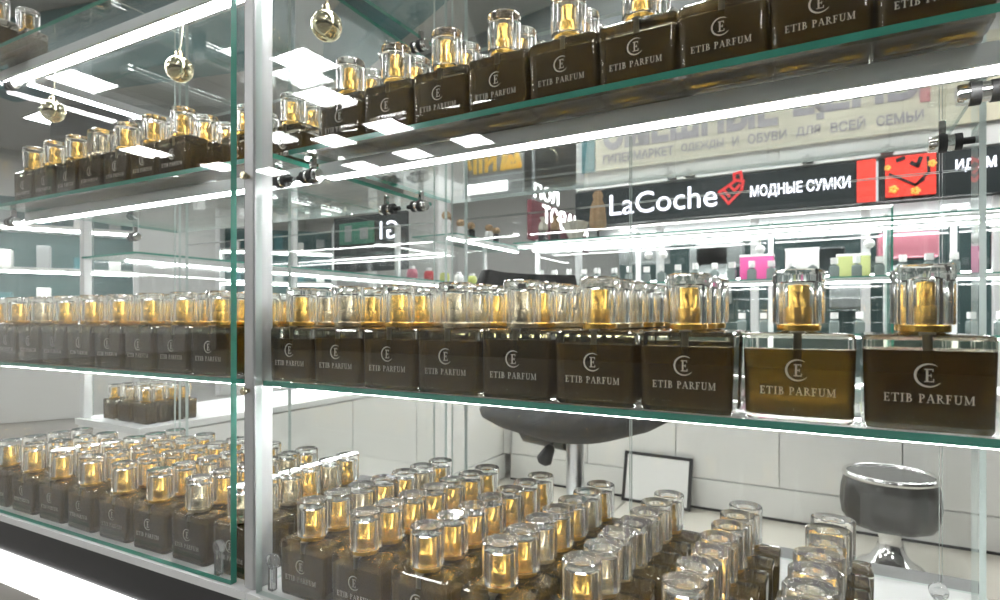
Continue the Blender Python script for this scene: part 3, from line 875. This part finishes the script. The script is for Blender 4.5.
# goods standing on the top glass of the side and opposite rows
for k in range(6):
    t = thing('wooden_cap_bottle', f'scent bottle with a fluffy tan ball top, {ORD[k]} along the side case top shelf', 'bottle', (IX-.16+random.uniform(-.05,.05), 2.62+.125*k, H(1.0)+.0003), R(20*k), 'tan-topped bottles on the side case')
    obj('body', MB().loft([rr_ring(.045*s, .035*s, .006, z, 2) for s, z in ((.9,0),(.95,.004),(.95,.085),(.6,.092))], smooth=False), 'black_panel' if k % 2 else 'cap_white', t)
    obj('ball_top', MB().loft([[(r*(1+.1*math.cos(7*2*math.pi*i/28+ph))*math.cos(2*math.pi*i/28), r*(1+.1*math.cos(7*2*math.pi*i/28+ph))*math.sin(2*math.pi*i/28), z) for i in range(28)] for r, z, ph in ((.010,.0925,0),(.020,.098,.5),(.025,.110,1),(.022,.124,1.5),(.010,.134,2))]), 'tan_fur', t)
def fluted(spec, lobes, n=36, amp=.18):
    return [[(r*(1+amp*math.cos(lobes*2*math.pi*i/n + ph))*math.cos(2*math.pi*i/n), r*(1+amp*math.cos(lobes*2*math.pi*i/n + ph))*math.sin(2*math.pi*i/n), z) for i in range(n)] for r, z, ph in spec]
for k, (x, m, cn) in enumerate(((-1.52, 'cream_cloth', 'cream'), (-1.44, 'tan_fur', 'tan'))):
    t = thing('gift_bottle', f'black square gift bottle with a {cn} pointed wrap at the island corner', 'bottle', (x, IY+.15, H(1.0)+.0003))
    obj('body', MB().loft([rr_ring(.052*q, .042*q, .006, z, 2) for q, z in ((.95,0),(1,.004),(1,.07),(.7,.076))], smooth=False), 'black_panel', t)
    obj('wrap', MB().loft(fluted([(.020,.0765,0),(.030,.09,.2),(.024,.12,.5),(.010,.145,.8),(.022,.165,1.0)], 6)), m, t)
ruf = MB()
for k in range(7):
    a = k*2*math.pi/7; dx, dy = .020*math.cos(a), .018*math.sin(a)
    M = Matrix.Translation((dx, dy, 0)) @ Matrix.Rotation(R(18), 4, Vector((-math.sin(a), math.cos(a), 0)))
    ruf.loft(fluted([(.005,0,0),(.012,.03,.4),(.018,.08,.9),(.022,.125,1.5)], 5, 30, .3), M=M)
tag(obj('ruffled_cloth', ruf, 'cream_cloth', None, (-1.315, IY+.17, H(1.0)+.003)), 'cream ruffled cloth bunch on top of the long opposite case', 'cloth')
tl = thing('tassel_stand', 'tall tan furry tassel on a dark stand before the black fascia', 'ornament', (-1.165, IY+.14, H(1.0)+.0003))
obj('stand', MB().lathe([(.04,0),(.04,.008),(.006,.014),(.006,.06)], 14), 'black_panel', tl)
obj('tassel', MB().loft(fluted([(.034,.0602,0),(.044,.09,.3),(.040,.15,.5),(.036,.20,.6),(.022,.235,.9),(.028,.26,1.0),(.016,.285,1.1)], 7)), 'tan_fur', tl)
# white baubles hanging in the opposite case
for k, x in enumerate((-.86, -.78, -.30, .16)):
    t = thing('bauble', f'small white bauble under the top shelf of the long opposite case, {ORD[3-k]} from its partition', 'bauble', (x, IY+.10, H(.76)), 0, 'white baubles of the opposite case')
    r = .022
    obj('ball', MB().lathe([(r*math.sin(math.pi*k/10)+1e-4, -r*math.cos(math.pi*k/10)) for k in range(11)], 16), 'cap_white', t)
    obj('thread', MB().tube([(0,0,r-.002), (0,0,.036), (0,0,(.24*D)-.008)], .0012, 5), 'thread', t)

# ------------------------------------------------------------------ black office chair
CHR = R(68)
def cw(x, y, z):   # chair-local point of an offset given in room axes
    c, q = math.cos(-CHR), math.sin(-CHR)
    return (x*c - y*q, x*q + y*c, z)
ch = thing('office_chair', 'black padded office chair on a steel gas column inside the island', 'chair', (-.605, 1.48, 0), CHR)
def disc_rings(spec, n=28, px=1.0):
    return [[(rx*math.copysign(abs(math.cos(2*math.pi*i/n))**px, math.cos(2*math.pi*i/n)), ry*math.copysign(abs(math.sin(2*math.pi*i/n))**px, math.sin(2*math.pi*i/n)), z - dz*math.cos(2*math.pi*i/n)**2) for i in range(n)] for rx, ry, z, dz in spec]
obj('seat', MB().loft(disc_rings([(.05,.05,0.632,0),(.12,.12,0.642,0),(.21,.20,0.670,-.004),(.25,.235,0.692,-.006),(.255,.24,0.710,-.004),(.24,.225,0.732,0),(.12,.12,0.736,0)], px=.85)), 'black_fabric', ch)
bm = MB()
rows = []
for j in range(9):
    v = j/8; z = .76 + .335*v; hw = .22*(1-.35*max(0, v-.6)**1.3*2.2)
    rows.append((z, hw))
rings = []
for z, hw in rows:
    ring = []
    for i in range(13):
        u = -1+2*i/12; ring.append((u*hw, .215 - .06*u*u - .0 + .02*math.sin((z-.76)*8), z))
    for i in range(13):
        u = 1-2*i/12; ring.append((u*hw*.97, .258 - .06*u*u + .02*math.sin((z-.76)*8), z))
    rings.append(ring)
obj('backrest', MB().loft(rings), 'black_fabric', ch)
obj('back_bracket', MB().tube([(0,.03,.608), (0,.20,.604), (0,.262,.66), (0,.268,.80)], [.018,.018,.016,.014], 8), 'black_plastic', ch)
obj('gas_column', MB().lathe([(.030,.10),(.030,.42),(.024,.425),(.024,.631)], 18), 'steel', ch)
lv = obj('lever', MB().tube([cw(-.015,-.012,.640), cw(-.045,-.028,.632), cw(-.055,-.034,.612)], .004, 8), 'black_plastic', ch)
obj('lever_grip', MB().tube([cw(-.055,-.034,.613), cw(-.058,-.036,.605), cw(-.072,-.045,.572), cw(-.076,-.047,.562)], [.008,.015,.023,.013], 10), 'black_plastic', lv)
for k in range(5):
    a = R(72*k+10); cx, sx = math.cos(a), math.sin(a)
    ar = obj('base_arm', MB().tube([(.02*cx,.02*sx,.115), (.15*cx,.15*sx,.105), (.27*cx,.27*sx,.078)], [.024,.02,.015], 8), 'black_plastic', ch)
    obj('caster', MB().lathe([(.018,-.02),(.029,-.017),(.029,.017),(.018,.02)], 14, M=Matrix.Translation((.27*cx,.27*sx,.0295)) @ Matrix.Rotation(a,4,'Z') @ Matrix.Rotation(R(90),4,'X')).lathe([(.006,.03),(.006,.07)], 8, M=Matrix.Translation((.27*cx,.27*sx,0))), 'black_plastic', ar)

# framed white board leaning on the cabinets
fb = thing('framed_board', 'white board with a black border leaning on the white cabinet doors', 'board', (-.775, IY-.095, .0), R(-3))
fb.rotation_euler = (R(-13), 0, R(-2))
obj('board', MB().box(-.160, .160, -.004, .004, .017, .243), 'paper', fb)
for a in ((-.176,-.160,-.007,.006,.002,.259), (.160,.176,-.007,.006,.002,.259), (-.160,.160,-.007,.006,.002,.017), (-.160,.160,-.007,.006,.243,.259)):
    obj('border', MB().box(*a), 'black_panel', fb)

# low round stool
st = thing('stool', 'low round stool with dark padded drum, chrome rim and flared chrome foot', 'stool', (.20, 2.66, 0))
n = 40; lr = []
for (r, z, am) in ((.10,.172,0),(.140,.176,.004),(.156,.20,.006),(.163,.25,.006),(.160,.31,.004),(.152,.345,.002),(.148,.350,0)):
    lr.append([((r+am*math.sin(9*2*math.pi*i/n)+am*.5*math.sin(16*2*math.pi*i/n+1))*math.cos(2*math.pi*i/n), (r+am*math.sin(9*2*math.pi*i/n))*math.sin(2*math.pi*i/n), z) for i in range(n)])
obj('cushion', MB().loft(lr), 'bag_black', st)
obj('seat_top', MB().lathe([(.140,.3505),(.141,.362),(.138,.364)], 36), 'seat_grey', st)
tor = [[((.150+.009*math.cos(2*math.pi*j/10))*math.cos(2*math.pi*i/36), (.150+.009*math.cos(2*math.pi*j/10))*math.sin(2*math.pi*i/36), .360+.012*math.sin(2*math.pi*j/10)) for j in range(10)] for i in range(36)]
obj('rim', MB().loft(tor+[tor[0]], caps=False), 'chrome', st)
obj('flared_foot', MB().lathe([(.118,.0005),(.120,.006),(.112,.016),(.070,.040),(.044,.080),(.036,.120),(.044,.155),(.060,.1715)], 32), 'chrome', st)

print('bottles', NB, 'objects', len(bpy.data.objects))
